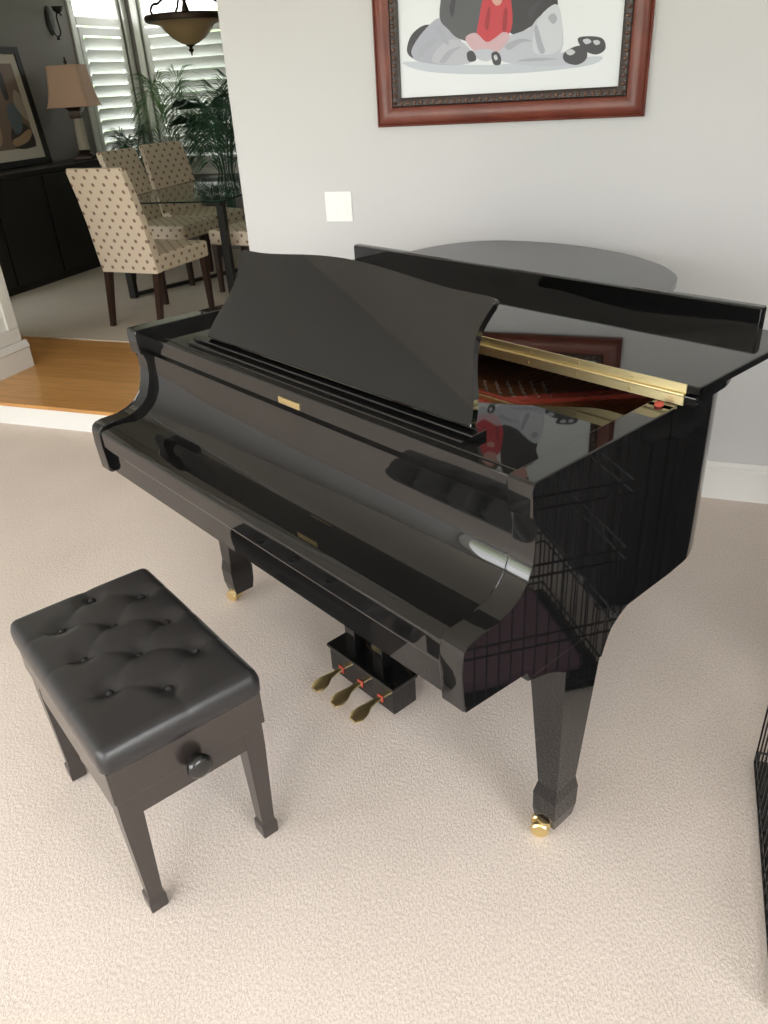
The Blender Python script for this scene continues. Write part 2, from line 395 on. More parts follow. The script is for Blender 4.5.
# iron plate, tuning pins, strings, felt
pl = [(p[0] * .96 + .03, min(p[1], 1.5)) for p in inner]
bm = B(); prism(bm, [(W - TK, .42)] + [(max(TK, min(W - TK, a)), b) for a, b in inner] + [(TK, .42)], .900, .908, 'z'); obj('iron_plate', bm, M['plate'], piano)
bm = B(); box(bm, TK, W - TK, .235, .42, .88, .905); obj('pin_block', bm, M['satin'], piano)
bm = B(); box(bm, TK + .02, W - TK - .03, .585, .600, .908, .920, .003, 2); prism(bm, [(1.00, .535), (1.035, .535), (1.30, .84), (1.265, .86)], .908, .918, 'z'); obj('felt_strip', bm, M['felt'], piano)
bm = B(); box(bm, TK + .02, W - TK - .02, .556, .564, .908, .928, .002); obj('plate_bar', bm, M['hinge'], piano)
for r0 in range(5):
    for k in range(9):
        bm = B(); lathe(bm, [(.0028, 0), (.0028, .012), (.0018, .013)], (.88 + k * .022 + r0 * .020, .60 + k * .018 - r0 * .018, .906), 8); obj('tuning_pin', bm, M['steel'], piano)
bm = B()
for k in range(60):
    x = .10 + k * .0215
    tube(bm, [(x, .70, .924), (x, 1.12 if x < .95 else .80, .921)], .0007, 4)
s = obj('strings', bm, M['steel'], piano); s['kind'] = 'stuff'
bm = B(); lathe(bm, [(.009, 0), (.009, .006), (.006, .008), (0, .0085)], (W - .030, .592, .9995), 14); fb = obj('lid_bumper', bm, M['felt'], piano); fb['label'] = 'red felt lid bumper'
# legs
def piano_leg(u0, v0, flip=1, bracket=True):
    bm = B()
    def rr(a, b, c, d, z): return rect(u0 + min(flip * a, flip * b), u0 + max(flip * a, flip * b), v0 + c, v0 + d, z)
    frustum(bm, [rr(.004, .060, .006, .074, .040), rr(.0, .063, -.001, .080, .075), rr(.0, .063, -.003, .083, .130), rr(.003, .056, .004, .074, .165), rr(.001, .098, .0, .128, .54), rr(.001, .099, .0, .128, .58)])
    if bracket:
        pb = [(-.122, .600), (-.122, .573), (-.06, .556), (-.025, .540), (.0, .522), (.004, .50), (.128, .485), (.137, .52), (.152, .548), (.178, .567), (.21, .577), (.21, .600)]
        a0, a1 = sorted((u0 + flip * .0005, u0 + flip * .099)); prism(bm, [(v0 + a, b) for a, b in pb], a0, a1, 'x', .002, 1)
    lg = obj('leg', bm, M['black'], piano, 4)
    return lg
def caster(lg, u, v, a):
    bm = B(); mt = Matrix.Translation((u, v, 0)) @ Matrix.Rotation(R(a), 4, 'Z')
    lathe(bm, [(.022, .044), (.022, .054)], (u, v, 0), 16)
    lathe(bm, [(.008, .024), (.008, .046)], (u, v, 0), 10)
    for s in (-1, 1):
        w = [mt @ Matrix.Translation((-.014, s * .013, .022)) @ Matrix.Rotation(R(90), 4, 'X')][0]
        lathe(bm, [(.004, -.009), (.018, -.0085), (.0215, -.005), (.0215, .005), (.018, .0085), (.004, .009)], (0, 0, 0), 18, w)
    frustum(bm, [[mt @ p for p in rect(-.026, .012, -.004, .004, .02)], [mt @ p for p in rect(-.016, .016, -.005, .005, .05)]])
    c = obj('caster', bm, M['brass'], lg); c['label'] = 'brass caster'
lg = piano_leg(W - .0005, .303, -1); caster(lg, W - .034, .318, 35)
lg = piano_leg(.052, .303, 1); caster(lg, .088, .325, 20)
lg = piano_leg(.44, 1.30, 1, False); caster(lg, .475, 1.345, 20)
# pedal lyre
bm = B(); L0, L1 = .640, .925
box(bm, L0, L1, .312, .398, .022, .112, .004); box(bm, L0 - .006, L1 + .006, .305, .404, .108, .122, .005)
for x in (.68, .80): box(bm, x, x + .045, .345, .385, .12, .588, .003)
box(bm, .655, .875, .335, .395, .55, .588, .004)
ly = obj('pedal_lyre', bm, M['black'], piano)
for i, x in enumerate((.692, .780, .868)):
    bm = B(); pts = [(x, .33, .052), (x, .290, .053), (x, .266, .052), (x, .243, .046), (x, .222, .040), (x, .206, .036)]
    ws = [.009, .009, .013, .023, .025, .015]
    rings = []
    for (a, b, c), w in zip(pts, ws):
        rings.append([Vector((a + w * math.cos(q), b, c + (.0045 if w > .01 else .005) * math.sin(q))) for q in [2 * math.pi * j / 12 for j in range(12)]])
    frustum(bm, rings); p = obj('pedal', bm, M['brass'], ly); p['label'] = 'brass pedal'
    bm = B(); box(bm, x - .011, x + .011, .308, .3135, .040, .062, .002); p = obj('pedal_felt', bm, M['felt'], ly)
for x in (.66, .85):
    bm = B(); tube(bm, [(x, .40, .10), (x, .62, .60)], .005, 8); p = obj('lyre_brace', bm, M['brass'], ly); p['label'] = 'brass brace rod'

# ---------------------------------------------------------------- piano bench
bx_, by_ = PW(.720, -.292)
bench = thing('piano_bench', 'black tufted leather piano bench with side knobs, in front of the keyboard', 'bench', (bx_, by_, 0), TH + R(-2.6))
LX, LY = .289, .179
bm = B()
btn = [(-.15, .105), (0, .105), (.15, .105), (-.225, 0), (-.075, 0), (.075, 0), (.225, 0), (-.15, -.105), (0, -.105), (.15, -.105)]
btn = [(x * .955 - .018, y * .94 + .01) for x, y in btn]
def segd(p, a, b):
    ab = (b[0] - a[0], b[1] - a[1]); t = max(0, min(1, ((p[0] - a[0]) * ab[0] + (p[1] - a[1]) * ab[1]) / (ab[0] ** 2 + ab[1] ** 2)))
    return math.hypot(p[0] - a[0] - t * ab[0], p[1] - a[1] - t * ab[1])
segs = [(a, b) for i, a in enumerate(btn) for b in btn[i + 1:] if math.hypot(a[0] - b[0], a[1] - b[1]) < .135 and abs(a[1] - b[1]) > .02]
edge = [((-.16, .105), 1), ((0, .105), 1), ((.13, .105), 1), ((-.16, -.09), -1), ((-.018, -.09), -1), ((.125, -.09), -1)]
for (x, y), s in edge:
    bpt = min(btn, key=lambda q: math.hypot(q[0] - x, q[1] - y)); segs.append((bpt, (bpt[0], s * LY)))
for bpt in (min(btn), max(btn)): segs.append((bpt, (math.copysign(LX, bpt[0]), bpt[1])))
NX, NY = 130, 80
g = []
for j in range(NY + 1):
    row = []
    for i in range(NX + 1):
        a = -1 + 2 * i / NX; b = -1 + 2 * j / NY
        x, y = a * LX, b * LY
        # superellipse corner rounding
        ex, ey = LX - abs(x), LY - abs(y)
        rc = .022
        if ex < rc and ey < rc:
            dx, dy = rc - ex, rc - ey; m_ = max(dx, dy); l = math.hypot(dx, dy)
            if l > 0:
                k = m_ / l; x = math.copysign(LX - rc + dx * k, x); y = math.copysign(LY - rc + dy * k, y)
        e = min(LX - abs(a * LX), LY - abs(b * LY))
        h = .512 + .012 * (1 - a * a) * (1 - b * b)
        rr = .026
        if e < rr: h -= rr - math.sqrt(max(0, rr * rr - (rr - e) ** 2))
        d = min(math.hypot(x - q[0], y - q[1]) for q in btn)
        h -= .015 * math.exp(-(d / .026) ** 2)
        sd = min(segd((x, y), s[0], s[1]) for s in segs)
        fade = min(1, e / .03)
        h -= .0036 * math.exp(-sd / .011) * (.35 + .65 * fade)
        row.append(bm.verts.new((x, y, h)))
    g.append(row)
for j in range(NY):
    for i in range(NX): bm.faces.new((g[j][i], g[j][i + 1], g[j + 1][i + 1], g[j + 1][i]))
loop = [g[0][i] for i in range(NX)] + [g[j][NX] for j in range(NY)] + [g[NY][i] for i in range(NX, 0, -1)] + [g[j][0] for j in range(NY, 0, -1)]
prev = loop
for z, sc in ((.476, 1.003), (.454, .999), (.448, .985)):
    cur = [bm.verts.new((v.co.x * sc, v.co.y * sc, z)) for v in loop]
    for i in range(len(loop)): bm.faces.new((prev[i], prev[(i + 1) % len(loop)], cur[(i + 1) % len(loop)], cur[i]))
    prev = cur
bm.faces.new(prev[::-1])
cush = obj('cushion', bm, M['leather'], bench, 60)
for x, y in btn:
    bm = B(); lathe(bm, [(.0, .5), (.0085, .501), (.0095, .506), (.007, .5105), (.003, .512), (0, .5122)], (x, y, -.0035), 16); obj('button', bm, M['button'], cush, 60)
bm = B(); box(bm, -.282, .282, -.173, .173, .362, .449, .004); obj('seat_box', bm, M['benchwood'], bench)
bm = B()
AX, AY = .270, .167
for x0, x1, y0, y1 in ((-AX, AX, -AY, -AY + .02), (-AX, AX, AY - .02, AY), (-AX, -AX + .02, -AY + .02, AY - .02), (AX - .02, AX, -AY + .02, AY - .02)): box(bm, x0, x1, y0, y1, .300, .362, .001, 1)
obj('apron', bm, M['benchwood'], bench)
for sx in (-1, 1):
    for sy in (-1, 1):
        bm = B(); cx, cy = sx * AX, sy * AY
        def q(w, o, z): return rect(min(cx + sx * o, cx + sx * (o - w)), max(cx + sx * o, cx + sx * (o - w)), min(cy + sy * o, cy + sy * (o - w)), max(cy + sy * o, cy + sy * (o - w)), z)
        frustum(bm, [q(.034, -.004, 0), q(.040, -.002, .006), q(.040, -.002, .040), q(.032, -.006, .048), q(.046, .001, .295), q(.046, .001, .361)])
        obj('leg', bm, M['benchwood'], bench)
for s in (1, -1):
    bm = B(); mt = Matrix.Translation((s * .282, 0, .372)) @ Matrix.Rotation(R(90 * s), 4, 'Y')
    lathe(bm, [(.012, -.012), (.012, .010), (.018, .012), (.025, .016), (.028, .024), (.026, .032), (.018, .036), (0, .037)], (0, 0, 0), 28, mt); k = obj('knob', bm, M['satin'], bench, 50)

# ---------------------------------------------------------------- wire crate
cr = thing('wire_crate', 'black wire pet crate on the carpet at the right edge of the photo', 'crate', (.338, -2.125, 0))
CWX, CWY, CHZ = .50, .64, .80
wr = .0024
def wire_panel(name, p0, du, Lw, hh, nv):
    bm = B(); o = Vector(p0); d = Vector(du)
    for k in range(nv + 1):
        x = Lw * k / nv; tube(bm, [o + d * x, o + d * x + Vector((0, 0, hh))], wr, 5)
    for z in (.003, .035, .20, .235, .43, .465, .63, .665, hh): tube(bm, [o + Vector((0, 0, z)), o + d * Lw + Vector((0, 0, z))], wr * 1.5, 5)
    return obj(name, bm, M['wire'], cr)
wire_panel('side_panel', (0, 0, .008), (0, 1, 0), CWY, CHZ, 18)
wire_panel('side_panel', (CWX, 0, .008), (0, 1, 0), CWY, CHZ, 18)
wire_panel('end_panel', (0, 0, .008), (1, 0, 0), CWX, CHZ, 14)
wire_panel('end_panel', (0, CWY, .008), (1, 0, 0), CWX, CHZ, 14)
bm = B(); box(bm, .008, CWX - .008, .008, CWY - .008, 0, .02, .004); obj('tray', bm, M['tray'], cr)
bm = B(); vs = box(bm, .06, CWX - .02, .06, CWY - .06, .02, .07, .02, 3)
bl = obj('blanket', bm, M['mauve']); bl.location = (.338, -2.125, 0.001); bl['label'] = 'mauve blanket folded inside the black wire crate'; bl['category'] = 'blanket'

M['charcoal'] = mat('charcoal upholstery', (.022, .021, .024), .8)
ac = thing('added_armchair', 'unseen charcoal seat added behind the wire crate to darken the reflection in the piano side', 'added_armchair', (1.04, -.98, 0), R(0))  # made-up seat out of view, there to darken what the piano side mirrors
bm = B()
for k in range(12): box(bm, -.40 + .0, -.36, -.40 + k * .066, -.40 + k * .066 + .062, .03, .62, .012, 3)
box(bm, -.37, -.26, -.39, .39, .03, .60, .02, 3); obj('arm_rest', bm, M['charcoal'], ac)
bm = B(); box(bm, .26, .40, -.40, .40, .03, .62, .03, 3); obj('arm_rest', bm, M['charcoal'], ac)
bm = B(); box(bm, -.255, .255, -.40, .25, .06, .44, .03, 3); obj('seat', bm, M['charcoal'], ac)
bm = B(); box(bm, -.255, .255, .255, .42, .06, .88, .04, 3); obj('backrest', bm, M['charcoal'], ac)
for x in (-.33, .33):
    for y in (-.35, .35):
        bm = B(); frustum(bm, [rect(x - .018, x + .018, y - .018, y + .018, 0), rect(x - .025, x + .025, y - .025, y + .025, .06)]); obj('foot', bm, M['chairleg'], ac)

# ---------------------------------------------------------------- family portrait on the back wall
FX0, FX1, FZ0, FZ1 = -1.136, -.166, 1.430, 2.32
ft = thing('framed_portrait', 'large mahogany framed family portrait hanging on the back wall above the piano', 'picture', ((FX0 + FX1) / 2, 0, FZ0))
cxm = (FX0 + FX1) / 2
def frame_ring(bm, x0, x1, z0, z1, prof):
    """prof: list of (inset, out) ; ring of mitred moulding, wall at y=0, out towards -y"""
    rings = []
    for (ins, out) in prof: rings.append([Vector((x0 + ins, -out, z0 + ins)), Vector((x1 - ins, -out, z0 + ins)), Vector((x1 - ins, -out, z1 - ins)), Vector((x0 + ins, -out, z1 - ins))])
    R_ = [[bm.verts.new(p) for p in r] for r in rings]
    for a, b in zip(R_, R_[1:]):
        for i in range(4): bm.faces.new((a[i], a[(i + 1) % 4], b[(i + 1) % 4], b[i]))
    a, b = R_[-1], R_[0]
    for i in range(4): bm.faces.new((a[i], a[(i + 1) % 4], b[(i + 1) % 4], b[i]))
w2, hh = (FX1 - FX0) / 2, FZ1 - FZ0
bm = B(); frame_ring(bm, -w2, w2, 0, hh, [(0, .002), (0, .020), (.006, .026), (.009, .022), (.020, .036), (.038, .040), (.056, .034), (.064, .028), (.064, .002)]); obj('frame', bm, M['mahog'], ft, 40)
bm = B(); frame_ring(bm, -w2, w2, 0, hh, [(.0645, .002), (.0645, .026), (.070, .030), (.086, .027), (.095, .020), (.095, .002)]); bd = obj('inner_moulding', bm, M['darkbead'], ft, 40)
bm = B()
I = .0775
def beads(p, q):
    p, q = Vector(p), Vector(q); n = int((q - p).length / .024)
    for k in range(n + 1):
        c = p + (q - p) * k / n; lathe(bm, [(.0002, -.007), (.006, -.004), (.008, 0), (.006, .004), (.0002, .007)], c, 8)
beads((-w2 + I, -.029, I), (w2 - I, -.029, I)); beads((-w2 + I, -.029, hh - I), (w2 - I, -.029, hh - I)); beads((-w2 + I, -.029, I), (-w2 + I, -.029, hh - I)); beads((w2 - I, -.029, I), (w2 - I, -.029, hh - I))
obj('beading', bm, M['beadhi'], bd, 60)
bm = B(); box(bm, -w2 + .090, w2 - .090, -.010, -.002, .090, hh - .090); pr_ = obj('print', bm, M['paper'], ft)
# printed figures: flat shapes of ink on the paper
def smooth(pts, sub=4):
    n = len(pts); out = []
    for i in range(n):
        p0, p1, p2, p3 = pts[i - 1], pts[i], pts[(i + 1) % n], pts[(i + 2) % n]
        for k in range(sub):
            t = k / sub; out.append(tuple(.5 * ((2 * b) + (-a + c) * t + (2 * a - 5 * b + 4 * c - d) * t * t + (-a + 3 * b - 3 * c + d) * t ** 3) for a, b, c, d in zip(p0, p1, p2, p3)))
    return out
layer = [0]
def ink(pts, m):
    """pts read off the lower part of the portrait (crop units), mapped to the plane of the print"""
    layer[0] += 1; y = -.0101 - .00008 * layer[0]; bm = B(); q = []
    for X, Y in smooth(pts):
        f = (X - 100) / 538; yb = 243 - 38 * f; w = 1 - Y / yb
        q.append((-.394 + .781 * f - (.004 + .003 * f) * 0 + w * ((-.004 + .0176) * (1 - f) + (-.030) * f) * .9, y, min(.095 + .010 * f + (yb - Y) * (.001265 - .000112 * f), hh - .098)))
    bm.faces.new([bm.verts.new(p) for p in q])
    o = obj('printed_figure', bm, M[m], pr_)
ink([(112, 150), (330, 158), (560, 138), (606, 140), (560, 162), (380, 180), (180, 176)], 'p_shade')
ink([(118, 120), (130, 85), (160, 62), (185, 62), (180, 90), (150, 140), (128, 138)], 'p_shoe')
ink([(132, 118), (160, 78), (205, 42), (240, 70), (262, 100), (285, 130), (276, 154), (215, 158), (150, 150), (134, 138)], 'p_jean')
ink([(185, 148), (210, 108), (250, 95), (285, 120), (290, 150), (240, 157)], 'p_jean2')
ink([(205, 40), (215, -40), (222, -110), (262, -140), (322, -120), (330, -40), (312, 40), (308, 95), (285, 100), (250, 90), (228, 70)], 'p_dark')
ink([(252, -140), (250, -190), (285, -210), (312, -180), (305, -140), (280, -125)], 'p_skin')
ink([(247, -170), (252, -205), (285, -222), (316, -200), (316, -178), (290, -198), (262, -186)], 'p_hair')
ink([(500, -20), (512, -60), (500, -110), (450, -140), (400, -115), (385, -30), (385, 78), (440, 60), (498, 20)], 'p_dark2')
ink([(425, -135), (420, -185), (452, -208), (482, -180), (476, -140), (450, -122)], 'p_skin')
ink([(418, -165), (422, -204), (452, -222), (486, -200), (486, -172), (462, -196), (436, -190)], 'p_hair')
ink([(356, 118), (372, 90), (430, 68), (455, 40), (500, 12), (512, 60), (510, 120), (470, 160), (420, 158), (365, 148)], 'p_white')
ink([(440, 120), (448, 60), (470, 25), (502, 10), (512, 70), (506, 118), (470, 132)], 'p_paperish')
ink([(470, 140), (540, 120), (560, 132), (540, 155), (470, 160)], 'p_white')
ink([(548, 92), (575, 86), (606, 92), (612, 118), (590, 132), (562, 120)], 'p_shoe')
ink([(514, 130), (540, 112), (566, 112), (568, 142), (545, 158), (518, 150)], 'p_shoe')
ink([(301, 85), (308, 40), (316, 0), (330, -40), (376, -40), (388, 0), (388, 70), (352, 102), (318, 102)], 'p_red')
ink([(332, -38), (328, -78), (352, -96), (376, -78), (372, -38), (352, -28)], 'p_skin')
ink([(325, -62), (330, -92), (352, -106), (378, -90), (380, -66), (352, -84)], 'p_hair')
ink([(340, 0), (350, -8), (366, -6), (362, 8), (350, 12)], 'p_skin')
ink([(272, 92), (298, 78), (325, 100), (345, 92), (368, 76), (384, 84), (372, 108), (345, 130), (322, 128), (296, 124)], 'p_pink')
ink([(296, 122), (330, 118), (348, 128), (330, 148), (304, 142)], 'p_white')
ink([(338, 130), (352, 124), (362, 138), (360, 156), (344, 156)], 'p_shoe')
ink([(276, 128), (290, 122), (300, 138), (296, 148), (280, 148)], 'p_shoe')
for q in ([(150, 120), (185, 92), (200, 96), (170, 124), (152, 140)], [(196, 60), (214, 74), (230, 104), (222, 106), (204, 84)], [(205, 150), (228, 122), (262, 112), (240, 128), (220, 152)], [(372, 108), (410, 92), (440, 98), (412, 102), (384, 120)], [(445, 66), (452, 60), (462, 96), (470, 124), (458, 128), (448, 96)], [(400, 148), (440, 140), (500, 142), (452, 148)], [(478, 40), (492, 30), (500, 44), (490, 56)]): ink(q, 'p_fold')
for q in ([(560, 96), (572, 92), (580, 100), (568, 106)], [(520, 126), (532, 118), (542, 126), (530, 134)], [(584, 98), (596, 96), (600, 104), (590, 108)], [(344, 136), (350, 132), (354, 142), (348, 146)]): ink(q, 'p_shine')
for q in ([(232, 20), (240, -10), (252, -60), (258, -58), (248, 0), (240, 40)], [(430, 30), (450, 0), (480, -30), (484, -24), (458, 10), (438, 40)]): ink(q, 'p_shoe')
ink([(322, 60), (330, 20), (336, 22), (330, 70)], 'p_redfold'); ink([(366, 66), (372, 20), (378, 24), (374, 74)], 'p_redfold')
# light switch
sw = thing('light_switch', 'white double rocker light switch plate on the back wall', 'light switch', (-1.3311, 0, 1.1449))
bm = B(); box(bm, -.0585, .0585, -.006, 0, -.0575, .0575, .0025); obj('switch_plate', bm, M['plastic'], sw)
for x in (-.023, .023):
    bm = B(); prism(bm, [(-.005, -.033), (-.0085, -.033), (-.006, .033), (-.005, .033)], x - .0165, x + .0165, 'x', .0006, 1); obj('rocker', bm, M['plastic'], sw)

# ---------------------------------------------------------------- dining room
DZ = RS + .006
def dining_chair(label, x, y, rz):
    t = thing('dining_chair', label, 'chair', (x, y, DZ), rz, 'upholstered dining chairs')
    # local: seat faces +y, back at y=0, origin under middle of the back's base
    bm = B(); w = .245
    prof = [(-.02, .375), (-.035, .50), (-.07, .70), (-.115, .88), (-.165, 1.04), (-.168, 1.055), (-.155, 1.062), (-.12, 1.058), (-.108, 1.045), (-.06, .88), (-.012, .70), (.035, .52), (.045, .375)]
    prism(bm, prof, -w, w, 'x', .012, 3)
    for v in bm.verts: v.co.x *= 1 - .12 * max(0, v.co.z - .45)
    obj('backrest', bm, M['fabric'], t, 50, True)
    bm = B(); box(bm, -w, w, -.01, .60, .375, .490, .022, 4)
    for v in bm.verts:
        if v.co.z > .47: v.co.z += .018 * max(0, 1 - (v.co.x / w) ** 2) * max(0, 1 - ((v.co.y - .3) / .32) ** 2)
    obj('seat', bm, M['fabric'], t, 50, True)
    for sx in (-1, 1):
        for fy in (0, 1):
            bm = B(); cx = sx * (w - .03)
            if fy: rings = [rect(cx - .016, cx + .016, .545, .577, 0), rect(cx - .024, cx + .024, .535, .583, .38)]
            else: rings = [rect(cx - .016, cx + .016, -.075, -.043, 0), rect(cx - .024, cx + .024, -.012, .036, .38)]
            frustum(bm, rings); obj('leg', bm, M['chairleg'], t)
    return t
def copy_tree(o, label, loc, rz):
    r = o.copy(); COL.objects.link(r); r.location = loc; r.rotation_euler = (0, 0, rz); r['label'] = label
    for ch in list(o.children):
        c = ch.copy(); COL.objects.link(c); c.parent = r
    return r
c1 = dining_chair('cream dotted dining chair nearest the oak step, seen from behind in full', -3.585, 1.50, R(-4))
copy_tree(c1, 'cream dotted dining chair beside the sideboard, half hidden behind the nearest chair back', (-4.46, 2.93, DZ), R(-92))
copy_tree(c1, 'farthest cream dotted dining chair, its back in front of the corner window post', (-4.50, 3.60, DZ), R(-108))
copy_tree(c1, 'cream dotted dining chair showing only its seat beside the wall end', (-2.92, 2.66, DZ), R(84))
# glass dining table
tb = thing('dining_table', 'glass topped dining table on black square posts', 'table', (-3.78, 3.1, DZ), R(4))
TX, TY = .50, .92
bm = B(); prism(bm, [(-TX, -TY), (TX, -TY), (TX, TY), (-TX, TY)], .730, .742, 'z', .002, 1); obj('glass_top', bm, M['tableglass'], tb)
bm = B()
for a, b, c, d in ((-TX - .001, TX + .001, -TY - .0015, -TY), (-TX - .001, TX + .001, TY, TY + .0015), (-TX - .0015, -TX, -TY, TY), (TX, TX + .0015, -TY, TY)): box(bm, a, b, c, d, .7305, .7415)
obj('glass_edge', bm, M['glassedge'], tb)
for sx in (-1, 1):
    for sy in (-1, 1):
        x, y = sx * (TX - .05), sy * (TY - .08)
        bm = B(); box(bm, x - .028, x + .028, y - .028, y + .028, 0, .70, .003); obj('leg', bm, M['iron'], tb)
        bm = B(); box(bm, min(x, x - sx * .07) - .02, max(x, x - sx * .07) + .02, y - .05, y + .05, .70, .7295, .003); obj('bracket', bm, M['iron'], tb)
bm = B()
for s in (-1, 1):
    frustum(bm, [[Matrix.Rotation(math.atan2(s * (TY - .08), TX - .05), 4, 'Z') @ p for p in rect(-.95, .95, -.018, .018, .012)], [Matrix.Rotation(math.atan2(s * (TY - .08), TX - .05), 4, 'Z') @ p for p in rect(-.95, .95, -.018, .018, .04)]])
obj('floor_stretcher', bm, M['iron'], tb)
# sideboard
sb = thing('sideboard', 'long black sideboard against the taupe dining room wall', 'sideboard', (DL + .25, 2.85, DZ))
bm = B(); box(bm, -.245, .235, -1.25, 1.2, .0, .905, .004); obj('body', bm, M['sidewood'], sb)
bm = B(); box(bm, -.248, .252, -1.27, 1.22, .905, .940, .006); obj('worktop', bm, M['sidewood'], sb)
for k in range(4):
    y0 = -1.22 + k * .60
    bm = B(); box(bm, .235, .250, y0, y0 + .585, .07, .885, .004); d = obj('door', bm, M['sidewood'], sb)
SBZ = DZ + .940
# leaning picture
fp = thing('leaning_picture', 'black framed picture leaning on the wall on top of the sideboard', 'picture', (-5.715, 2.95, SBZ + .0015))
PWH, PH = .445, .955
ln = Matrix.Rotation(R(-5.5), 4, 'Y')
def plan(bm): bmesh.ops.transform(bm, verts=bm.verts, matrix=ln @ Matrix.Rotation(R(90), 4, 'Z')); return bm
bm = B(); frame_ring(bm, -PWH, PWH, 0, PH, [(0, .0), (0, .022), (.01, .026), (.056, .022), (.060, .0)]); obj('frame', plan(bm), M['iron'], fp)
bm = B(); box(bm, -PWH + .04, PWH - .04, -.010, -.002, .04, PH - .04); obj('mat_board', plan(bm), M['mat'], fp)
bm = B(); box(bm, -PWH + .13, PWH - .13, -.0115, -.0102, .15, PH - .13); pp = obj('print', plan(bm), M['q_bg'], fp)
for k, (pts, m) in enumerate((([(.05, .16), (.30, .16), (.30, .30), (.18, .36), (.06, .30)], 'q_dk'), ([(.10, .28), (.20, .30), (.24, .44), (.17, .52), (.08, .46)], 'q_blue'), ([(.20, .50), (.31, .36), (.31, .55), (.25, .62)], 'q_lt'), ([(-.28, .2), (-.10, .2), (-.06, .4), (-.16, .6), (-.28, .5)], 'q_tan'), ([(.06, .17), (.22, .20), (.30, .26), (.28, .30), (.14, .25), (.04, .22)], 'q_tan'), ([(-.04, .55), (.02, .5), (.05, .62), (.01, .7), (-.05, .66)], 'q_dk'), ([(.10, .56), (.16, .56), (.16, .76), (.11, .76)], 'q_dk'))):
    bm = B(); bm.faces.new([bm.verts.new((a, -.0118 - .0002 * k, b)) for a, b in smooth(pts)]); obj('printed_shape', plan(bm), M[m], pp)
# table lamp
lampx, lampy = -5.53, 3.68
tl = thing('table_lamp', 'table lamp with peach bell shade and cream column on the sideboard', 'lamp', (lampx, lampy, SBZ + .0015), R(20))
bm = B(); box(bm, -.085, .085, -.085, .085, 0, .03, .006); lathe(bm, [(.075, .03), (.072, .045), (.055, .055), (.06, .075), (.05, .085)], (0, 0, 0), 24); obj('base', bm, M['bronze'], tl)
bm = B(); lathe(bm, [(.05, .085), (.052, .10), (.046, .34), (.05, .355)], (0, 0, 0), 24); obj('column', bm, M['stone'], tl)
bm = B(); frustum(bm, [rect(-.045, .045, -.045, .045, .355), rect(-.055, .055, -.055, .055, .38), rect(-.05, .05, -.05, .05, .42), rect(-.075, .075, -.075, .075, .455), rect(-.075, .075, -.075, .075, .47)]); tube(bm, [(0, 0, .46), (0, 0, .80)], .006, 8); lathe(bm, [(.004, .80), (.014, .81), (.016, .825), (.006, .84), (.01, .85), (0, .865)], (0, 0, 0), 12); obj('capital', bm, M['bronze'], tl)
bm = B(); rings = []
for z, w in ((.455, .200), (.50, .186), (.57, .170), (.66, .158), (.74, .150), (.79, .147)): rings.append(rrect(-w, w, -w, w, z, .03, 4))
frustum(bm, rings, False)
for z, w in ((.455, .201), (.79, .148)):
    tube(bm, rrect(-w, w, -w, w, z, .03, 4) + [rrect(-w, w, -w, w, z, .03, 4)[0]], .004, 6)
obj('lamp_shade', bm, M['shade'], tl, 50)
# wall sconce
sc = thing('wall_sconce', 'dark iron wall sconce beside the corner window', 'wall lamp', (DL, 3.98, 2.255))
bm = B(); lathe(bm, [(.055, 0), (.055, .008), (.035, .02), (0, .022)], (0, 0, 0), 24, Matrix.Diagonal((1, 1, 2.2, 1)) @ Matrix.Rotation(R(90), 4, 'Y')); obj('back_plate', bm, M['iron'], sc)
bm = B(); tube(bm, catmull([(.01, 0, -.06), (.05, 0, -.13), (.10, 0, -.10), (.09, 0, .02), (.12, 0, .07), (.15, 0, .03)], 5), .007, 8); lathe(bm, [(.012, -.16), (.018, -.145), (.008, -.13)], (.06, 0, 0), 10); obj('arm', bm, M['iron'], sc)
bm = B(); lathe(bm, [(.01, .03), (.04, .05), (.05, .08), (.058, .085)], (.12, 0, .02), 18); obj('cup', bm, M['iron'], sc)
# pendant
pd = thing('pendant_lamp', 'bronze pendant lamp with amber glass bowl hanging over the dining table', 'lamp', (-3.82, 3.1, 1.845))
bm = B(); lathe(bm, [(.0, .068), (.02, .070), (.07, .088), (.13, .122), (.18, .170), (.205, .205), (.26, .222), (.30, .235), (.30, .245), (.0, .245)], (0, 0, 0), 36); obj('glass_bowl', bm, M['amber'], pd, 60)
bm = B(); lathe(bm, [(.30, .230), (.318, .236), (.322, .264), (.312, .276), (.295, .268)], (0, 0, 0), 36)
for k in range(3):
    a = R(15 + 120 * k); c_, s_ = math.cos(a), math.sin(a)
    tube(bm, [(x * c_, x * s_, z) for x, z in catmull([(.33, .26), (.35, .29), (.32, .33), (.26, .345), (.16, .42), (.06, .56), (.02, .68)], 5)], .009, 8)
tube(bm, [(0, 0, .24), (0, 0, H - 1.845)], .008, 8); lathe(bm, [(.018, .24), (.03, .30), (.014, .36), (.028, .42), (.012, .5)], (0, 0, 0), 12)
lathe(bm, [(.07, H - 1.845 - .03), (.05, H - 1.845)], (0, 0, 0), 20); obj('metal_frame', bm, M['bronze'], pd)
bm = B(); lathe(bm, [(0, -.0), (.006, .004), (.006, .02), (.016, .03), (.022, .042), (.010, .052), (.018, .062), (.035, .070), (.03, .080)], (0, 0, 0), 14); obj('finial', bm, M['bronze'], pd, 60)
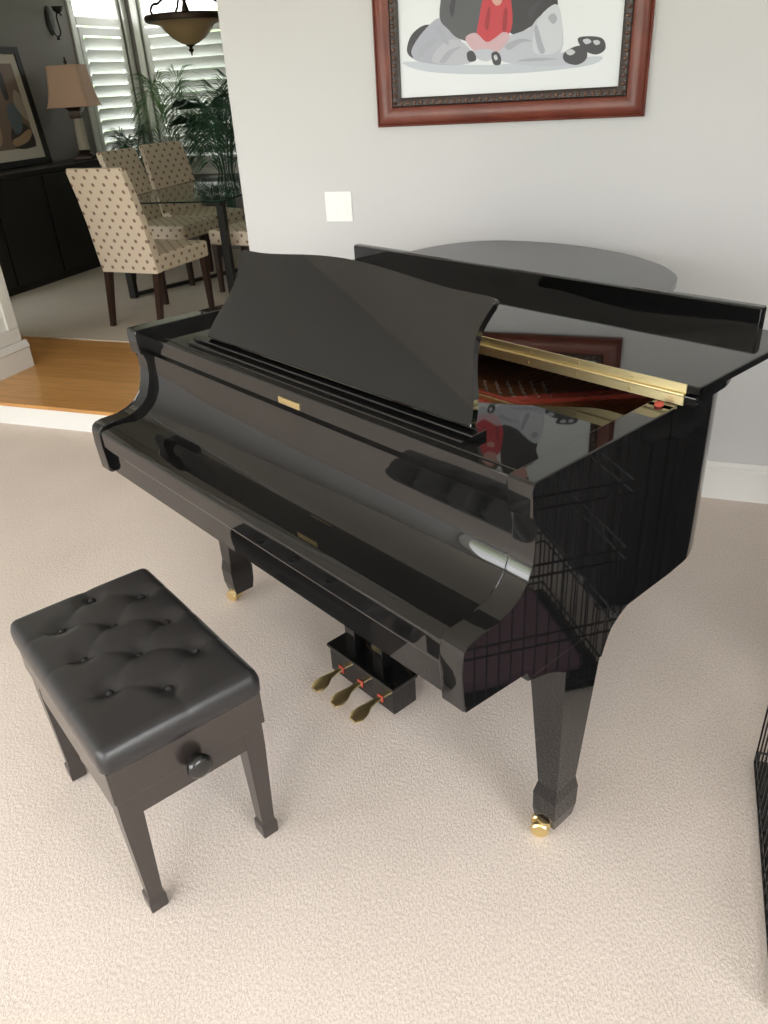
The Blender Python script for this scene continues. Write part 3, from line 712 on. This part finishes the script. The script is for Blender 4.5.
# palms
def palm(name, label, x, y, h, n, leafm, spread, seed, pot_r=.17, zp=DZ):
    rnd = random.Random(seed)
    t = thing(name, label, 'plant', (x, y, zp))
    bm = B(); lathe(bm, [(pot_r * .7, 0), (pot_r * .95, .15), (pot_r, .30), (pot_r * 1.05, .32), (pot_r * .96, .33), (pot_r * .94, .29), (0, .29)], (0, 0, 0), 28); obj('pot', bm, M['pot'], t, 50)
    sb_, lb = B(), B()
    for k in range(n):
        a = 2 * math.pi * k / n + rnd.uniform(-.35, .35); sp = spread * rnd.uniform(.55, 1.1); top = h * rnd.uniform(.72, 1.08)
        P = catmull([(0.03 * math.cos(a), .03 * math.sin(a), .29), (sp * .22 * math.cos(a), sp * .22 * math.sin(a), .29 + (top - .29) * .55), (sp * .6 * math.cos(a), sp * .6 * math.sin(a), top * .98), (sp * math.cos(a), sp * math.sin(a), top * .93), (sp * 1.35 * math.cos(a), sp * 1.35 * math.sin(a), top * .74)], 7)
        tube(sb_, P, [.006 - .0045 * i / len(P) for i in range(len(P))], 5)
        st = int(len(P) * .38)
        for i in range(st, len(P)):
            for hf in (0, .5):
                p = Vector(P[i]); 
                if hf and i + 1 < len(P): p = p.lerp(Vector(P[i + 1]), .5)
                tn = (Vector(P[i]) - Vector(P[i - 1])).normalized(); sd = tn.cross(Vector((0, 0, 1))).normalized()
                q = (i - st) / (len(P) - st); L = (.24 * math.sin(math.pi * (.25 + .72 * q)) + .05) * h / 1.3
                for s in (-1, 1):
                    d = (sd * s * .8 + tn * .65 + Vector((0, 0, .1 + rnd.uniform(-.1, .15)))).normalized(); wv = tn.cross(d).cross(d).normalized() * .0048
                    m1 = p + d * L * .5; e = p + d * L + Vector((0, 0, -.30 * L))
                    vs = [lb.verts.new(v) for v in (p - wv * .3, m1 - wv, e, m1 + wv, p + wv * .3)]; lb.faces.new(vs)
    obj('stems', sb_, M[leafm], t, 60); obj('foliage', lb, M[leafm], t, 60)
    return t
palm('potted_palm', 'large dark green potted palm in front of the right dining window', -4.42, 4.40, 1.46, 19, 'leafdark', .46, 8, .2)
palm('potted_palm', 'tall pale green young palm at the corner post between the two windows', -5.22, 4.78, 1.66, 4, 'leaflight', .24, 12, .12)
palm('potted_palm', 'low dark palm in front of the left dining window behind the chairs', -5.46, 4.32, 1.14, 9, 'leafdark', .22, 5, .13)

# ---------------------------------------------------------------- daylight
wd = bpy.data.worlds.new('world'); SC.world = wd; wd.use_nodes = True; t = wd.node_tree; bg = t.nodes['Background']
tc = node(t, 'ShaderNodeTexCoord'); sx = node(t, 'ShaderNodeSeparateXYZ'); t.links.new(tc.outputs['Generated'], sx.inputs[0])
nz = node(t, 'ShaderNodeTexNoise'); nz.inputs['Scale'].default_value = 9; nz.inputs['Detail'].default_value = 4; t.links.new(tc.outputs['Generated'], nz.inputs['Vector'])
ad = node(t, 'ShaderNodeMath', operation='MULTIPLY_ADD'); ad.inputs[1].default_value = .25; t.links.new(nz.outputs[0], ad.inputs[0]); t.links.new(sx.outputs[2], ad.inputs[2])
cr_ = ramp(t, ad.outputs[0], [(.06, (.26, .26, .20)), (.13, (.50, .56, .42)), (.22, (.98, .97, .98)), (.6, (.92, .95, 1.0))])
# sky dimmed towards the dining room so its shutters stay unblown; green mottle for trees
dt = node(t, 'ShaderNodeVectorMath', operation='DOT_PRODUCT'); dt.inputs[1].default_value = (-.62, .78, 0); t.links.new(tc.outputs['Generated'], dt.inputs[0])
mr = node(t, 'ShaderNodeMapRange'); mr.inputs[1].default_value = 0.0; mr.inputs[2].default_value = .55; mr.inputs[3].default_value = 1.0; mr.inputs[4].default_value = .34; t.links.new(dt.outputs['Value'], mr.inputs[0])
n3 = node(t, 'ShaderNodeTexNoise'); n3.inputs['Scale'].default_value = 34; n3.inputs['Detail'].default_value = 5; t.links.new(tc.outputs['Generated'], n3.inputs['Vector'])
gr = ramp(t, n3.outputs[0], [(.40, (.35, .52, .25)), (.56, (1, 1, 1))])
gm_ = node(t, 'ShaderNodeMix', data_type='RGBA', blend_type='MIX'); lt = node(t, 'ShaderNodeMapRange'); lt.inputs[1].default_value = .1; lt.inputs[2].default_value = .6; t.links.new(dt.outputs['Value'], lt.inputs[0])
gm_.inputs[6].default_value = (1, 1, 1, 1); t.links.new(lt.outputs[0], gm_.inputs[0]); t.links.new(gr.outputs[0], gm_.inputs[7])
m1 = node(t, 'ShaderNodeMix', data_type='RGBA', blend_type='MULTIPLY'); m1.inputs[0].default_value = 1; t.links.new(cr_.outputs[0], m1.inputs[6]); t.links.new(gm_.outputs[2], m1.inputs[7])
m2 = node(t, 'ShaderNodeVectorMath', operation='SCALE'); t.links.new(m1.outputs[2], m2.inputs[0]); t.links.new(mr.outputs[0], m2.inputs['Scale'])
t.links.new(m2.outputs[0], bg.inputs['Color']); bg.inputs['Strength'].default_value = 9.5
def portal(x, y, z, w, h, rot):
    l = bpy.data.lights.new('window_daylight', 'AREA'); l.shape = 'RECTANGLE'; l.size = w; l.size_y = h; l.cycles.is_portal = True
    o = bpy.data.objects.new('window_daylight', l); COL.objects.link(o); o.location = (x, y, z); o.rotation_euler = rot
for a, b, z0, z1 in FW: portal((a + b) / 2, YF - .12, (z0 + z1) / 2, b - a, z1 - z0, (R(90), 0, 0))
for a, b, z0, z1 in LW: portal(XL - .12, (a + b) / 2, (z0 + z1) / 2, b - a, z1 - z0, (R(90), 0, R(-90)))
for a, b, z0, z1 in FILL_RW: portal(XR + .12, (a + b) / 2, (z0 + z1) / 2, b - a, z1 - z0, (R(90), 0, R(90)))
portal(DL - .14, 4.725, 1.73, .79, 1.77, (R(90), 0, R(-90)))
portal(-5.16, DB + .14, 1.73, 1.08, 1.77, (R(90), 0, R(180)))
portal(-3.825, DB + .14, 1.73, 1.05, 1.77, (R(90), 0, R(180)))

vs_ = SC.view_settings; vs_.view_transform = 'Standard'; vs_.look = 'None'; vs_.gamma = 1; vs_.use_curve_mapping = False; vs_.exposure = 0.25
SC.cycles.max_bounces = 10; SC.cycles.diffuse_bounces = 5; SC.cycles.transparent_max_bounces = 12
SC.cycles.use_denoising = True
SC.cycles.sample_clamp_indirect = 8
